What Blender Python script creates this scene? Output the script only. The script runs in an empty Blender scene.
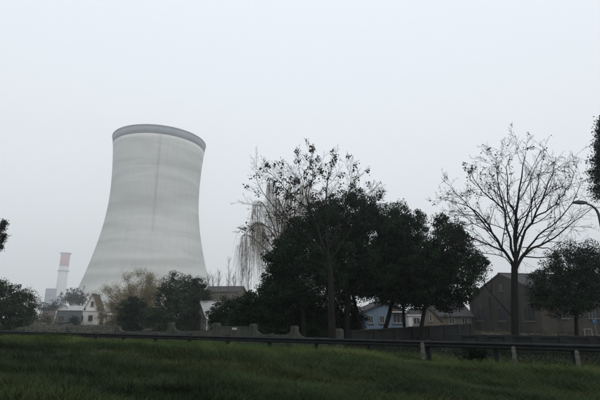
import bpy, bmesh, math, random
import numpy as np
from mathutils import Vector, Matrix

scene = bpy.context.scene
COL = scene.collection
R = math.radians

# ------------------------------------------------------------------ camera
CAM_Z, PITCH, FPX = 1.6, R(14.9), 443.0           # focal length in pixels of a 600 px wide frame
cam_d = bpy.data.cameras.new("camera")
cam_d.sensor_width = 36.0
cam_d.lens = FPX / 600.0 * 36.0
cam_d.clip_start, cam_d.clip_end = 0.1, 6000.0
cam = bpy.data.objects.new("camera", cam_d)
COL.objects.link(cam)
cam.location = (0, 0, CAM_Z)
cam.rotation_euler = (math.pi / 2 + PITCH, 0, R(-0.15) * 0)
scene.camera = cam

# ------------------------------------------------------------------ sky, sun, exposure
SUN_EL, SUN_AZ = R(48), R(150)
world = bpy.data.worlds.new("World")
scene.world = world
world.use_nodes = True
nt = world.node_tree
nt.nodes.clear()
n_out = nt.nodes.new("ShaderNodeOutputWorld")
n_bg = nt.nodes.new("ShaderNodeBackground")
n_sky = nt.nodes.new("ShaderNodeTexSky")
n_sky.sky_type = 'NISHITA'
n_sky.sun_disc = False
n_sky.sun_elevation = SUN_EL
n_sky.sun_rotation = SUN_AZ
n_sky.air_density, n_sky.dust_density, n_sky.ozone_density = 1.0, 8.0, 1.0
# a closed overcast deck veils the clear sky: brighter overhead than near the horizon
n_tc = nt.nodes.new("ShaderNodeTexCoord")
n_sep = nt.nodes.new("ShaderNodeSeparateXYZ")
n_map = nt.nodes.new("ShaderNodeMapRange")
n_map.inputs['From Min'].default_value, n_map.inputs['From Max'].default_value = 0.0, 1.0
n_ramp = nt.nodes.new("ShaderNodeMix"); n_ramp.data_type = 'RGBA'
n_ramp.inputs[6].default_value = (8.7, 8.85, 8.85, 1)
n_ramp.inputs[7].default_value = (9.6, 10.5, 11.6, 1)
n_mix = nt.nodes.new("ShaderNodeMix"); n_mix.data_type = 'RGBA'
n_mix.inputs[0].default_value = 0.93
nt.links.new(n_tc.outputs['Generated'], n_sep.inputs[0])
nt.links.new(n_sep.outputs['Z'], n_map.inputs['Value'])
nt.links.new(n_map.outputs[0], n_ramp.inputs[0])
nt.links.new(n_sky.outputs[0], n_mix.inputs[6])
nt.links.new(n_ramp.outputs[2], n_mix.inputs[7])
nt.links.new(n_mix.outputs[2], n_bg.inputs['Color'])
n_bg.inputs['Strength'].default_value = 0.1
nt.links.new(n_bg.outputs[0], n_out.inputs['Surface'])

sun_d = bpy.data.lights.new("sun", 'SUN')
sun_d.energy, sun_d.angle, sun_d.color = 0.85, R(60), (1.0, 0.97, 0.92)
sun = bpy.data.objects.new("sun", sun_d)
COL.objects.link(sun)
sun.rotation_euler = (math.pi / 2 - SUN_EL, 0, -SUN_AZ + math.pi)

scene.view_settings.view_transform = 'Standard'
scene.view_settings.look = 'None'
scene.view_settings.exposure = 0.0
scene.view_settings.gamma = 1.0
scene.view_settings.use_curve_mapping = False
scene.render.engine = 'CYCLES'
scene.cycles.use_denoising = True
scene.cycles.max_bounces = 6
scene.cycles.diffuse_bounces = 2
scene.cycles.glossy_bounces = 2
scene.cycles.transmission_bounces = 3
scene.cycles.volume_bounces = 2
scene.cycles.sample_clamp_indirect = 4.0

# ------------------------------------------------------------------ helpers
def at(px, py, Y):
    """world point at forward distance Y that the photograph shows at pixel (px, py)"""
    v = (200.0 - py) / FPX
    Z = Y * math.tan(PITCH + math.atan(v))
    d = Y * math.cos(PITCH) + Z * math.sin(PITCH)
    return Vector(((px - 300.0) / FPX * d, Y, Z + CAM_Z))

def gx(px, Y, z=0.0):
    """ground point (height z) at forward distance Y under pixel column px"""
    d = Y * math.cos(PITCH) + (z - CAM_Z) * math.sin(PITCH)
    return Vector(((px - 300.0) / FPX * d, Y, z))

def zt(py, Y):
    return at(300, py, Y).z

MATS = {}
def mat(name, c1, c2=None, scale=3.0, rough=0.9, bump=0.0, stretch=(1, 1, 1), spec=0.15, tint=False, c3=None, detail=4.0):
    if name in MATS:
        return MATS[name]
    m = bpy.data.materials.new(name)
    m.use_nodes = True
    t = m.node_tree
    b = t.nodes['Principled BSDF']
    b.inputs['Roughness'].default_value = rough
    b.inputs['Specular IOR Level'].default_value = spec
    c2 = c2 or tuple(x * 0.7 for x in c1)
    co = t.nodes.new("ShaderNodeTexCoord")
    mp = t.nodes.new("ShaderNodeMapping")
    mp.inputs['Scale'].default_value = stretch
    no = t.nodes.new("ShaderNodeTexNoise")
    no.inputs['Scale'].default_value = scale
    no.inputs['Detail'].default_value = detail
    t.links.new(co.outputs['Object'], mp.inputs['Vector'])
    t.links.new(mp.outputs[0], no.inputs['Vector'])
    rp = t.nodes.new("ShaderNodeValToRGB")
    rp.color_ramp.elements[0].position = 0.32
    rp.color_ramp.elements[1].position = 0.68
    rp.color_ramp.elements[0].color = (*c2, 1)
    rp.color_ramp.elements[1].color = (*c1, 1)
    t.links.new(no.outputs['Fac'], rp.inputs['Fac'])
    col = rp.outputs[0]
    if c3 is not None:                                        # second, larger mottling
        n2 = t.nodes.new("ShaderNodeTexNoise")
        n2.inputs['Scale'].default_value = scale * 0.23
        n2.inputs['Detail'].default_value = 3.0
        t.links.new(mp.outputs[0], n2.inputs['Vector'])
        r2 = t.nodes.new("ShaderNodeValToRGB")
        r2.color_ramp.elements[0].position = 0.45
        r2.color_ramp.elements[1].position = 0.65
        t.links.new(n2.outputs['Fac'], r2.inputs['Fac'])
        mx = t.nodes.new("ShaderNodeMix"); mx.data_type = 'RGBA'
        t.links.new(r2.outputs[0], mx.inputs[0])
        t.links.new(col, mx.inputs[6])
        mx.inputs[7].default_value = (*c3, 1)
        col = mx.outputs[2]
    if tint:                                                  # each leaf or blade has its own tone
        at_ = t.nodes.new("ShaderNodeAttribute")
        at_.attribute_name = "tint"
        mu = t.nodes.new("ShaderNodeMix"); mu.data_type = 'RGBA'; mu.blend_type = 'MULTIPLY'
        mu.inputs[0].default_value = 1.0
        t.links.new(col, mu.inputs[6])
        t.links.new(at_.outputs['Color'], mu.inputs[7])
        col = mu.outputs[2]
    t.links.new(col, b.inputs['Base Color'])
    if bump:
        bp = t.nodes.new("ShaderNodeBump")
        bp.inputs['Strength'].default_value = bump
        bp.inputs['Distance'].default_value = 0.05
        t.links.new(no.outputs['Fac'], bp.inputs['Height'])
        t.links.new(bp.outputs[0], b.inputs['Normal'])
    MATS[name] = m
    return m

def glass(name, c=(0.02, 0.025, 0.03)):
    return mat(name, c, tuple(x * .8 for x in c), 2.0, rough=0.12, spec=0.5)

def link(name, me, m=None, parent=None):
    o = bpy.data.objects.new(name, me)
    COL.objects.link(o)
    if m is not None and not me.materials:
        me.materials.append(m)
    if parent is not None:
        o.parent = parent
    return o

def tag(o, label=None, cat=None, group=None, kind=None):
    if label: o['label'] = label
    if cat: o['category'] = cat
    if group: o['group'] = group
    if kind: o['kind'] = kind
    return o

def thing(name, loc, label, cat, group=None, rz=0.0):
    o = bpy.data.objects.new(name, None)
    COL.objects.link(o)
    o.location = loc
    o.rotation_euler.z = rz
    o.empty_display_size = 0.2
    return tag(o, label, cat, group)

def np_mesh(name, V, F, tint=None, smooth=False):
    """V (n,3), F (m,k) all faces with k corners"""
    V = np.asarray(V, dtype=np.float32); F = np.asarray(F, dtype=np.int32)
    me = bpy.data.meshes.new(name)
    k = F.shape[1]
    me.vertices.add(len(V)); me.vertices.foreach_set("co", V.ravel())
    me.loops.add(F.size); me.loops.foreach_set("vertex_index", F.ravel())
    me.polygons.add(len(F))
    me.polygons.foreach_set("loop_start", np.arange(0, F.size, k, dtype=np.int32))
    me.polygons.foreach_set("loop_total", np.full(len(F), k, dtype=np.int32))
    if smooth:
        me.polygons.foreach_set("use_smooth", np.ones(len(F), dtype=bool))
    me.update(calc_edges=True)
    if tint is not None:
        a = me.attributes.new("tint", 'FLOAT_COLOR', 'POINT')
        a.data.foreach_set("color", np.asarray(tint, dtype=np.float32).ravel())
    return me

class MB:
    """collects boxes, prisms and lathes into one mesh"""
    def __init__(s): s.bm = bmesh.new()
    def box(s, c, d, rz=0.0, bevel=0.0):
        g = bmesh.ops.create_cube(s.bm, size=1.0)
        bmesh.ops.scale(s.bm, vec=d, verts=g['verts'])
        if bevel:
            ed = list({e for v in g['verts'] for e in v.link_edges})
            r = bmesh.ops.bevel(s.bm, geom=ed, offset=bevel, segments=1, affect='EDGES', profile=0.5)
            vs = list({v for f in r['faces'] for v in f.verts} | {v for v in g['verts'] if v.is_valid})
        else:
            vs = g['verts']
        bmesh.ops.rotate(s.bm, verts=vs, cent=(0, 0, 0), matrix=Matrix.Rotation(rz, 3, 'Z'))
        bmesh.ops.translate(s.bm, verts=vs, vec=c)
        return s
    def prism(s, poly, axis, a, b):
        """poly: 2D outline; axis 'x','y','z' = extrusion direction from a to b"""
        def P(u, v, w):
            return {'y': (u, w, v), 'x': (w, u, v), 'z': (u, v, w)}[axis]
        va = [s.bm.verts.new(P(u, v, a)) for u, v in poly]
        vb = [s.bm.verts.new(P(u, v, b)) for u, v in poly]
        n = len(poly)
        s.bm.faces.new(va); s.bm.faces.new(vb[::-1])
        for i in range(n):
            j = (i + 1) % n
            s.bm.faces.new((va[j], va[i], vb[i], vb[j]))
        return s
    def lathe(s, prof, n=48, c=(0, 0, 0), closed=False):
        rings = []
        for r, z in prof:
            rings.append([s.bm.verts.new((c[0] + r * math.cos(2 * math.pi * k / n), c[1] + r * math.sin(2 * math.pi * k / n), c[2] + z)) for k in range(n)])
        pr = list(zip(rings, rings[1:])) + ([(rings[-1], rings[0])] if closed else [])
        for A, B in pr:
            for k in range(n):
                s.bm.faces.new((A[k], A[(k + 1) % n], B[(k + 1) % n], B[k]))
        return s
    def quad(s, *pts):
        s.bm.faces.new([s.bm.verts.new(p) for p in pts]); return s
    def build(s, name, m, parent=None, smooth=False):
        bmesh.ops.recalc_face_normals(s.bm, faces=s.bm.faces)
        me = bpy.data.meshes.new(name)
        s.bm.to_mesh(me); s.bm.free()
        if smooth:
            for p in me.polygons: p.use_smooth = True
        return link(name, me, m, parent)

def tube_mesh(name, lines, smooth=True):
    """lines: list of (pts (n,3), radii (n), sides)"""
    VV, FF, off = [], [], 0
    cs = {k: (np.cos(np.arange(k) * 2 * np.pi / k), np.sin(np.arange(k) * 2 * np.pi / k)) for k in (3, 4, 5, 6, 7, 8, 9, 10)}
    for P, rad, k in lines:
        P = np.asarray(P, float); rad = np.asarray(rad, float)
        n = len(P)
        Tn = np.gradient(P, axis=0)
        Tn /= np.linalg.norm(Tn, axis=1)[:, None] + 1e-9
        ref = np.array([0.31, 0.95, 0.05]) if abs(Tn[0, 2]) > .6 else np.array([0.05, 0.1, 1.0])
        A = np.cross(Tn, ref); A /= np.linalg.norm(A, axis=1)[:, None] + 1e-9
        B = np.cross(Tn, A)
        c, s = cs[k]
        ring = P[:, None, :] + rad[:, None, None] * (A[:, None, :] * c[None, :, None] + B[:, None, :] * s[None, :, None])
        VV.append(ring.reshape(-1, 3))
        i = np.arange(n - 1)[:, None] * k + np.arange(k)[None, :]
        j = np.arange(n - 1)[:, None] * k + (np.arange(k)[None, :] + 1) % k
        FF.append((np.stack([i, j, j + k, i + k], -1) + off).reshape(-1, 4))
        off += n * k
    return np_mesh(name, np.concatenate(VV), np.concatenate(FF), smooth=smooth)

# ------------------------------------------------------------------ ground
EDGE = 1480.0
RD = np.array([0.8795, -0.4756])          # direction of the road, rail and verge
RN = np.array([-0.4756, -0.8795])         # from the rail towards the camera
RAIL0 = np.array([0.0, 17.0])
def rail_xy(t, s=0.0):
    p = RAIL0 + RD * t + RN * s
    return float(p[0]), float(p[1])

def vnoise(x, y, seed):
    """smooth value noise, numpy"""
    xi, yi = np.floor(x).astype(int), np.floor(y).astype(int)
    xf, yf = x - xi, y - yi
    def h(a, b):
        n = (a * 374761393 + b * 668265263 + seed * 974634777) & 0x7fffffff
        n = ((n ^ (n >> 13)) * 1274126177) & 0x7fffffff
        return ((n ^ (n >> 16)) & 0xffff) / 65535.0
    u, v = xf * xf * (3 - 2 * xf), yf * yf * (3 - 2 * yf)
    return (h(xi, yi) * (1 - u) + h(xi + 1, yi) * u) * (1 - v) + (h(xi, yi + 1) * (1 - u) + h(xi + 1, yi + 1) * u) * v

def verge_h(t, s):
    """height of the grass bank; t along the road, s from the rail towards the camera"""
    up = np.clip((s + 4.0) / 3.8, 0, 1); up = up * up * (3 - 2 * up)
    dn = np.clip((s - 1.0) / 9.0, 0, 1); dn = dn * dn * (3 - 2 * dn)
    rt = np.clip((t - 1.0) / 8.0, 0, 1); rt = rt * rt * (3 - 2 * rt)
    h = (0.40 - 0.26 * rt) * up - (0.30 - .18 * rt) * dn
    h = h + 0.16 * (vnoise(t * 0.22, s * 0.55, 3) - 0.5) * up + 0.10 * (vnoise(t * 0.7, s * 1.3, 5) - 0.5) * up
    return h

m_soil = mat("dry_ground", (0.034, 0.038, 0.024), (0.020, 0.025, 0.015), 0.25, bump=0.4, c3=(0.042, 0.040, 0.028))
g = MB(); g.quad((-EDGE, -EDGE, -0.02), (EDGE, -EDGE, -0.02), (EDGE, EDGE, -0.02), (-EDGE, EDGE, -0.02))
tag(g.build("ground", m_soil), kind='structure')

nt_, ns_ = 260, 70
T, S = np.meshgrid(np.linspace(-34, 22, nt_), np.linspace(-5.0, 13.0, ns_), indexing='ij')
H = verge_h(T, S) + 0.0
X = RAIL0[0] + RD[0] * T + RN[0] * S; Yy = RAIL0[1] + RD[1] * T + RN[1] * S
V = np.stack([X, Yy, H], -1).reshape(-1, 3)
I = np.arange(nt_ * ns_).reshape(nt_, ns_)
F = np.stack([I[:-1, :-1], I[1:, :-1], I[1:, 1:], I[:-1, 1:]], -1).reshape(-1, 4)
m_turf = mat("verge_earth", (0.018, 0.021, 0.011), (0.010, 0.013, 0.007), 1.4, bump=0.5)
tag(link("verge", np_mesh("verge", V, F, smooth=True), m_turf), kind='structure')

# grass blades, uncountable
def make_grass():
    rng = np.random.default_rng(11)
    N = 1250000
    s = -4.6 + 15.2 * rng.random(N) ** 1.05
    t = -31 + 46 * rng.random(N)
    # tussocks: long drifts that run along the verge
    d = vnoise(t * 0.45, s * 1.5, 21); d2 = vnoise(t * 1.6, s * 3.2, 22)
    keep = ((d * 0.6 + d2 * 0.4) > 0.30 + 0.25 * (rng.random(N) - .5)) & ((s > -.6) | (rng.random(N) < .45))
    s, t, d, d2 = s[keep], t[keep], d[keep], d2[keep]
    N = len(s)
    z = verge_h(t, s)
    x = RAIL0[0] + RD[0] * t + RN[0] * s; y = RAIL0[1] + RD[1] * t + RN[1] * s
    L = (0.15 + 0.62 * d * d2 + 0.10 * rng.random(N)) * (0.75 + .5 * rng.random(N)) * np.clip(1 - (t - 1) / 26, .55, 1)
    w = 0.0032 + 0.004 * rng.random(N)
    ang = rng.normal(0.0, 0.6, N)                             # most blades swept along the road
    sx = np.where(rng.random(N) < 0.72, 1, -1)
    dx = (RD[0] * np.cos(ang) + RN[0] * np.sin(ang)) * sx; dy = (RD[1] * np.cos(ang) + RN[1] * np.sin(ang)) * sx
    lean = 0.55 + 0.75 * rng.random(N)
    lh, lv = np.sin(lean), np.cos(lean)
    wx, wy = -dy * w, dx * w
    # width mostly facing the viewer: add vertical component
    base = np.stack([x, y, z - .02], -1)
    mid = base + np.stack([dx * L * .45 * lh, dy * L * .45 * lh, L * .62 * (0.35 + .65 * lv)], -1)
    tip = mid + np.stack([dx * L * .62 * lh, dy * L * .62 * lh, L * .25 * lv - .06 * L], -1)
    W = np.stack([wx, wy, w * 0.6], -1)
    V = np.stack([base - W, base + W, tip], 1).reshape(-1, 3)
    k = np.arange(N) * 3
    F = np.stack([k, k + 1, k + 2], -1)
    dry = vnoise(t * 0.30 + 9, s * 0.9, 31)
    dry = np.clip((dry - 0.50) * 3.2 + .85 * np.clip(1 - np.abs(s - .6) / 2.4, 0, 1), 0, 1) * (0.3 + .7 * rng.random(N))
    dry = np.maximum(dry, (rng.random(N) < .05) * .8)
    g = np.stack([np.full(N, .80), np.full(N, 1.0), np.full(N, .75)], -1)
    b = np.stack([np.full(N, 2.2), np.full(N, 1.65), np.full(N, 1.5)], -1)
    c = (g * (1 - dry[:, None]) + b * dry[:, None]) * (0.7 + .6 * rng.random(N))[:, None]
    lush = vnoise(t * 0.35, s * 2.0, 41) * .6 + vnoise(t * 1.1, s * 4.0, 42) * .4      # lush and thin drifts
    crest = np.clip(1 - np.abs(s - .5) / 2.6, 0, 1)                 # drier, thinner crest turf, with its sky-lit brightness painted into the tint
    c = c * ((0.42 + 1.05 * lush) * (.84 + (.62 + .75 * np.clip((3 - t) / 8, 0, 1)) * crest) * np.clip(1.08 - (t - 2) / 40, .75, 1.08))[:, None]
    c = np.concatenate([c, np.ones((N, 1))], 1)
    c = np.repeat(c[:, None, :], 3, 1).reshape(-1, 4)
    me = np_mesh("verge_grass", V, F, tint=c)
    return me
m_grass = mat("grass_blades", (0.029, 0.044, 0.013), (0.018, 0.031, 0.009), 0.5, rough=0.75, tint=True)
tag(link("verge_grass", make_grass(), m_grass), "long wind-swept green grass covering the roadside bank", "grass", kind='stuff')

# ------------------------------------------------------------------ cooling tower
def make_tower():
    D, az = 500.0, -0.3257
    k0 = D / 250.0
    root = thing("cooling_tower", (D * math.sin(az), D * math.cos(az), 0),
                 "huge grey concrete cooling tower fading into haze behind the trees", "cooling tower")
    Ht, rt, zth, rn, rb = 98.0 * k0, 25.3 * k0, 67.2 * k0, 23.35 * k0, 37.9 * k0
    a2 = zth ** 2 / ((rb / rn) ** 2 - 1); b2 = (Ht - zth) ** 2 / ((rt / rn) ** 2 - 1)
    def rad(z): return rn * math.sqrt(1 + (z - zth) ** 2 / (a2 if z < zth else b2))
    m = bpy.data.materials.new("weathered_concrete"); m.use_nodes = True; MATS['wc'] = m
    t = m.node_tree; b = t.nodes['Principled BSDF']; b.inputs['Roughness'].default_value = .92
    b.inputs['Specular IOR Level'].default_value = .1
    co = t.nodes.new("ShaderNodeTexCoord"); sp = t.nodes.new("ShaderNodeSeparateXYZ")
    t.links.new(co.outputs['Object'], sp.inputs[0])
    def math_(op, a, c=None):
        n = t.nodes.new("ShaderNodeMath"); n.operation = op
        for i, q in enumerate((a, c)):
            if q is None: continue
            if isinstance(q, (int, float)): n.inputs[i].default_value = q
            else: t.links.new(q, n.inputs[i])
        return n.outputs[0]
    ang = math_('ARCTAN2', sp.outputs['Y'], sp.outputs['X'])
    # horizontal casting lifts: bands of slightly different concrete
    cz = t.nodes.new("ShaderNodeCombineXYZ"); t.links.new(sp.outputs['Z'], cz.inputs[2])
    t.links.new(math_('MULTIPLY', ang, 6.0), cz.inputs[0])
    nb = t.nodes.new("ShaderNodeTexNoise"); nb.inputs['Scale'].default_value = 0.075; nb.inputs['Detail'].default_value = 6; nb.inputs['Distortion'].default_value = .6
    t.links.new(cz.outputs[0], nb.inputs['Vector'])
    # rain streaks: stretched down the shell
    cs = t.nodes.new("ShaderNodeCombineXYZ")
    t.links.new(math_('MULTIPLY', ang, 9.0), cs.inputs[0]); t.links.new(math_('MULTIPLY', sp.outputs['Z'], 0.035), cs.inputs[1])
    nst = t.nodes.new("ShaderNodeTexNoise"); nst.inputs['Scale'].default_value = 1.6; nst.inputs['Detail'].default_value = 5
    t.links.new(cs.outputs[0], nst.inputs['Vector'])
    # one long stain under a seam in the shell, running from the band down
    seam = math_('ABSOLUTE', math_('SUBTRACT', ang, -1.25 + 0.0))
    seam = math_('MULTIPLY', seam, 22.0)
    seam = math_('SUBTRACT', 1.0, seam); seam = math_('MAXIMUM', seam, 0.0)
    zr = t.nodes.new("ShaderNodeMapRange"); zr.inputs[1].default_value = 60; zr.inputs[2].default_value = 130
    t.links.new(sp.outputs['Z'], zr.inputs[0])
    seam = math_('MULTIPLY', math_('MULTIPLY', seam, zr.outputs[0]), 0.10)
    fac = math_('ADD', math_('MULTIPLY', nb.outputs['Fac'], 0.84), math_('MULTIPLY', nst.outputs['Fac'], 0.17))
    fac = math_('SUBTRACT', fac, seam)
    rp = t.nodes.new("ShaderNodeValToRGB")
    rp.color_ramp.elements[0].position = .34; rp.color_ramp.elements[0].color = (.38, .385, .36, 1)
    rp.color_ramp.elements[1].position = .68; rp.color_ramp.elements[1].color = (.60, .605, .575, 1)
    t.links.new(fac, rp.inputs[0]); t.links.new(rp.outputs[0], b.inputs['Base Color'])
    prof = [(rad(z), z) for z in np.linspace(7, Ht - 9.6, 44)]
    inner = [(rad(z) - 0.9, z) for z in np.linspace(Ht - 9.6, 7, 44)]
    MB().lathe(prof + inner, 128, closed=True).build("shell", m, root, True)
    mband = mat("tower_band_grey", (.22, .245, .265), (.18, .205, .225), .1, stretch=(1, 1, .2))
    zb = Ht - 9.55
    MB().lathe([(rad(zb) + .12, zb), (rad(Ht) + .12, Ht - 1.5), (rad(Ht) - .7, Ht - 1.5), (rad(zb) - .7, zb)], 128, closed=True).build("rim_band", mband, root, True)
    mrim = mat("tower_rim_concrete", (.24, .255, .27), (.20, .215, .23), .3)
    MB().lathe([(rad(Ht) + .5, Ht - 1.48), (rad(Ht) + .5, Ht - .5), (rad(Ht) + .25, Ht - .5), (rad(Ht) + .25, Ht - 1.0), (rad(Ht) - .5, Ht - 1.0), (rad(Ht) - .5, Ht - 1.48)], 128, closed=True).build("rim_walkway", mrim, root)
    MB().lathe([(80.5, 0), (80.5, 4), (79.5, 4), (79.5, 0)], 96, closed=True).build("basin_wall", mat("basin_concrete", (.3, .3, .28), None, .2), root)
    # access ladder up the outside of the shell
    la = -1.25
    for da in (-.008, .008):
        P = np.array([[(rad(z) + .45) * math.cos(la + da), (rad(z) + .45) * math.sin(la + da), z] for z in np.linspace(80, Ht - 1.6, 40)])
        link("ladder_rail", tube_mesh("ladder_rail", [(P, np.full(40, .06), 4)]), m, root)
    # one leg mesh, raked like the shell, repeated round the base
    lm = MB()
    lm.box((0, 0, 3.5), (1.2, 1.2, 7.4)); me = lm.build("support_column", mrim, root)
    me.location = (rad(7) - .8, 0, 0)
    for k in range(1, 40):
        a = 2 * math.pi * k / 40
        o = me.copy(); COL.objects.link(o); o.parent = root
        o.location = ((rad(7) - .8) * math.cos(a), (rad(7) - .8) * math.sin(a), 0); o.rotation_euler.z = a
make_tower()

# ------------------------------------------------------------------ chimney and power station block
def make_chimney():
    Y = 1380.0
    b = gx(57.0, Y)
    root = thing("chimney", (b.x, b.y, 0), "tall red and white banded power station chimney left of the cooling tower", "chimney")
    k = Y * math.cos(PITCH) / FPX
    ztop, zred, zpl = zt(253, Y), zt(266.5, Y), zt(271.5, Y)
    rt = 4.5 * k
    mw = mat("chimney_white_paint", (.72, .72, .72), (.60, .60, .60), .15, stretch=(1, 1, .15))
    mr = mat("chimney_red_paint", (.42, .10, .085), (.34, .085, .075), .15, stretch=(1, 1, .15))
    md = mat("chimney_platform_steel", (.10, .10, .10), None, 1)
    MB().lathe([(5.9 * k, 0), (5.0 * k, zpl * .55), (4.45 * k, zpl), (4.3 * k, zred)], 40).build("shaft", mw, root, True)
    MB().lathe([(4.3 * k, zred), (4.4 * k, zred + .1), (rt * .96, ztop), (rt * .6, ztop), (rt * .6, ztop - 4)], 40).build("red_band", mr, root, True)
    for zz, rr in ((ztop - 3.0, 5.6), (zpl, 5.5)):
        MB().lathe([(4.2 * k, zz), (rr * k, zz), (rr * k, zz + 2.6), (rr * k - .5, zz + 2.6), (rr * k - .5, zz + .5), (4.2 * k, zz + .5)], 40, closed=True).build("platform", md, root)
make_chimney()

def station_block():
    Y = 1150.0
    a, c, d = gx(41.5, Y), gx(49, Y), gx(60, Y)
    root = thing("power_station_block", (a.x, Y, 0), "square blue-grey power station block below the red and white chimney", "building")
    m = mat("station_cladding", (.16, .21, .23), (.13, .18, .20), .08)
    h1, h2 = zt(289, Y), zt(297, Y)
    w1, w2 = c.x - a.x, d.x - c.x
    MB().box((w1 / 2, 9, h1 / 2), (w1, 18, h1)).build("tower_block", m, root)
    MB().box((w1 + w2 / 2 + .05, 10, h2 / 2), (w2, 16, h2)).build("low_block", m, root)
    MB().box((w1 / 2, 9, h1 + .6), (w1 + .8, 18.8, 1.2)).build("parapet", mat("station_parapet", (.10, .13, .15)), root)
    MB().box((w1 + w2 * .5, 10, h2 + 1.5), (w2 * .4, 6, 3)).build("roof_vent", m, root)
    for i in range(4):
        MB().box((w1 / 2, -.06, h1 * (.22 + i * .19)), (w1 * .8, .3, 2.0)).build("window_band", glass("station_glass"), root)
station_block()

# ------------------------------------------------------------------ houses
def window(parent, x, z, w, h, y=0.0, frame=None, pane=None, mull=1, sill=True, rz=None):
    """window on the plane y of the parent's local frame, facing -y"""
    frame = frame or mat("window_frame_white", (.30, .30, .29)); pane = pane or glass("window_glass")
    t = .07 if w > .5 else .05
    f = MB()
    f.box((0, 0, h / 2 - t / 2), (w, .10, t)).box((0, 0, -h / 2 + t / 2), (w, .10, t))
    f.box((-w / 2 + t / 2, 0, 0), (t, .10, h - 2 * t)).box((w / 2 - t / 2, 0, 0), (t, .10, h - 2 * t))
    for k in range(mull):
        f.box((-w / 2 + w * (k + 1) / (mull + 1), 0, 0), (t * .8, .08, h - 2 * t))
    o = f.build("window", frame, parent)
    o.location = (x, y - .03, z)
    MB().box((0, .02, 0), (w - 1.2 * t, .02, h - 1.2 * t)).build("pane", pane, o)
    if sill:
        MB().box((0, -.04, -h / 2 - .045), (w + .16, .2, .07)).build("sill", mat("window_sill_stone", (.16, .155, .145)), o)
    return o

def gable_house(name, loc, rz, w, d, eave, ridge, wallm, roofm, label, cat="house", axis='y', over=.3, thick=.14):
    """footprint w (local x) by d (local y), front face on local y=0 facing -y.
    axis 'y': ridge runs front to back, gable on the front; 'x': ridge runs left to right."""
    root = thing(name, loc, label, cat, rz=rz)
    hw = w / 2
    if axis == 'y':
        MB().prism([(-hw, 0), (hw, 0), (hw, eave), (0, ridge), (-hw, eave)], 'y', 0, d).build("wall", wallm, root)
        sl = (ridge - eave) / hw
        for sgn in (-1, 1):
            x1 = sgn * (hw + over)
            z1 = eave - sl * over
            MB().prism([(0, ridge + .01), (x1, z1 + .01), (x1, z1 + thick), (0, ridge + thick + .02)], 'y', -over, d + over).build("roof_slope", roofm, root)
        MB().box((0, d / 2, ridge + thick + .03), (.26, d + 2 * over + .02, .12)).build("ridge_cap", roofm, root)
    else:
        hd = d / 2
        MB().prism([(0, 0), (d, 0), (d, eave), (hd, ridge), (0, eave)], 'x', -hw, hw).build("wall", wallm, root)
        sl = (ridge - eave) / hd
        for sgn in (-1, 1):
            y1 = hd + sgn * (hd + over)
            z1 = eave - sl * over
            MB().prism([(hd, ridge + .01), (y1, z1 + .01), (y1, z1 + thick), (hd, ridge + thick + .02)], 'x', -hw - over, hw + over).build("roof_slope", roofm, root)
        MB().box((0, hd, ridge + thick + .03), (w + 2 * over + .02, .26, .12)).build("ridge_cap", roofm, root)
    return root

W_WHITE = mat("whitewashed_wall", (.62, .61, .58), (.50, .49, .46), .8, stretch=(1, 1, .4), c3=(.44, .43, .40))
W_TAN = mat("tan_render_wall", (.145, .122, .088), (.095, .082, .062), .9, stretch=(1, 1, .4))
W_BRICK = mat("grey_brick_wall", (.040, .038, .032), (.020, .020, .018), 1.3, stretch=(1, 1, .4), c3=(.052, .046, .037))
W_BLUE = mat("pale_blue_render", (.135, .185, .24), (.105, .15, .20), .8, stretch=(1, 1, .4))
W_CREAM = mat("cream_render", (.46, .41, .31), (.36, .32, .25), .9)
W_GREY = mat("grey_cement_wall", (.16, .16, .15), (.10, .10, .098), .9, stretch=(1, 1, .35))
RF_DARK = mat("dark_clay_tiles", (.055, .055, .055), (.035, .036, .038), 4, stretch=(1, 6, 1), bump=.3)
RF_BROWN = mat("brown_clay_tiles", (.085, .07, .06), (.06, .05, .044), 3, bump=.3)
RF_TEAL = mat("grey_green_sheet_roof", (.05, .06, .058), (.035, .043, .042), 1.2)
RF_PALE = mat("pale_sheet_roof", (.36, .36, .35), (.27, .27, .27), 1.2)

def px_w(a, b, Y):
    return gx(b, Y).x - gx(a, Y).x

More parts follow.
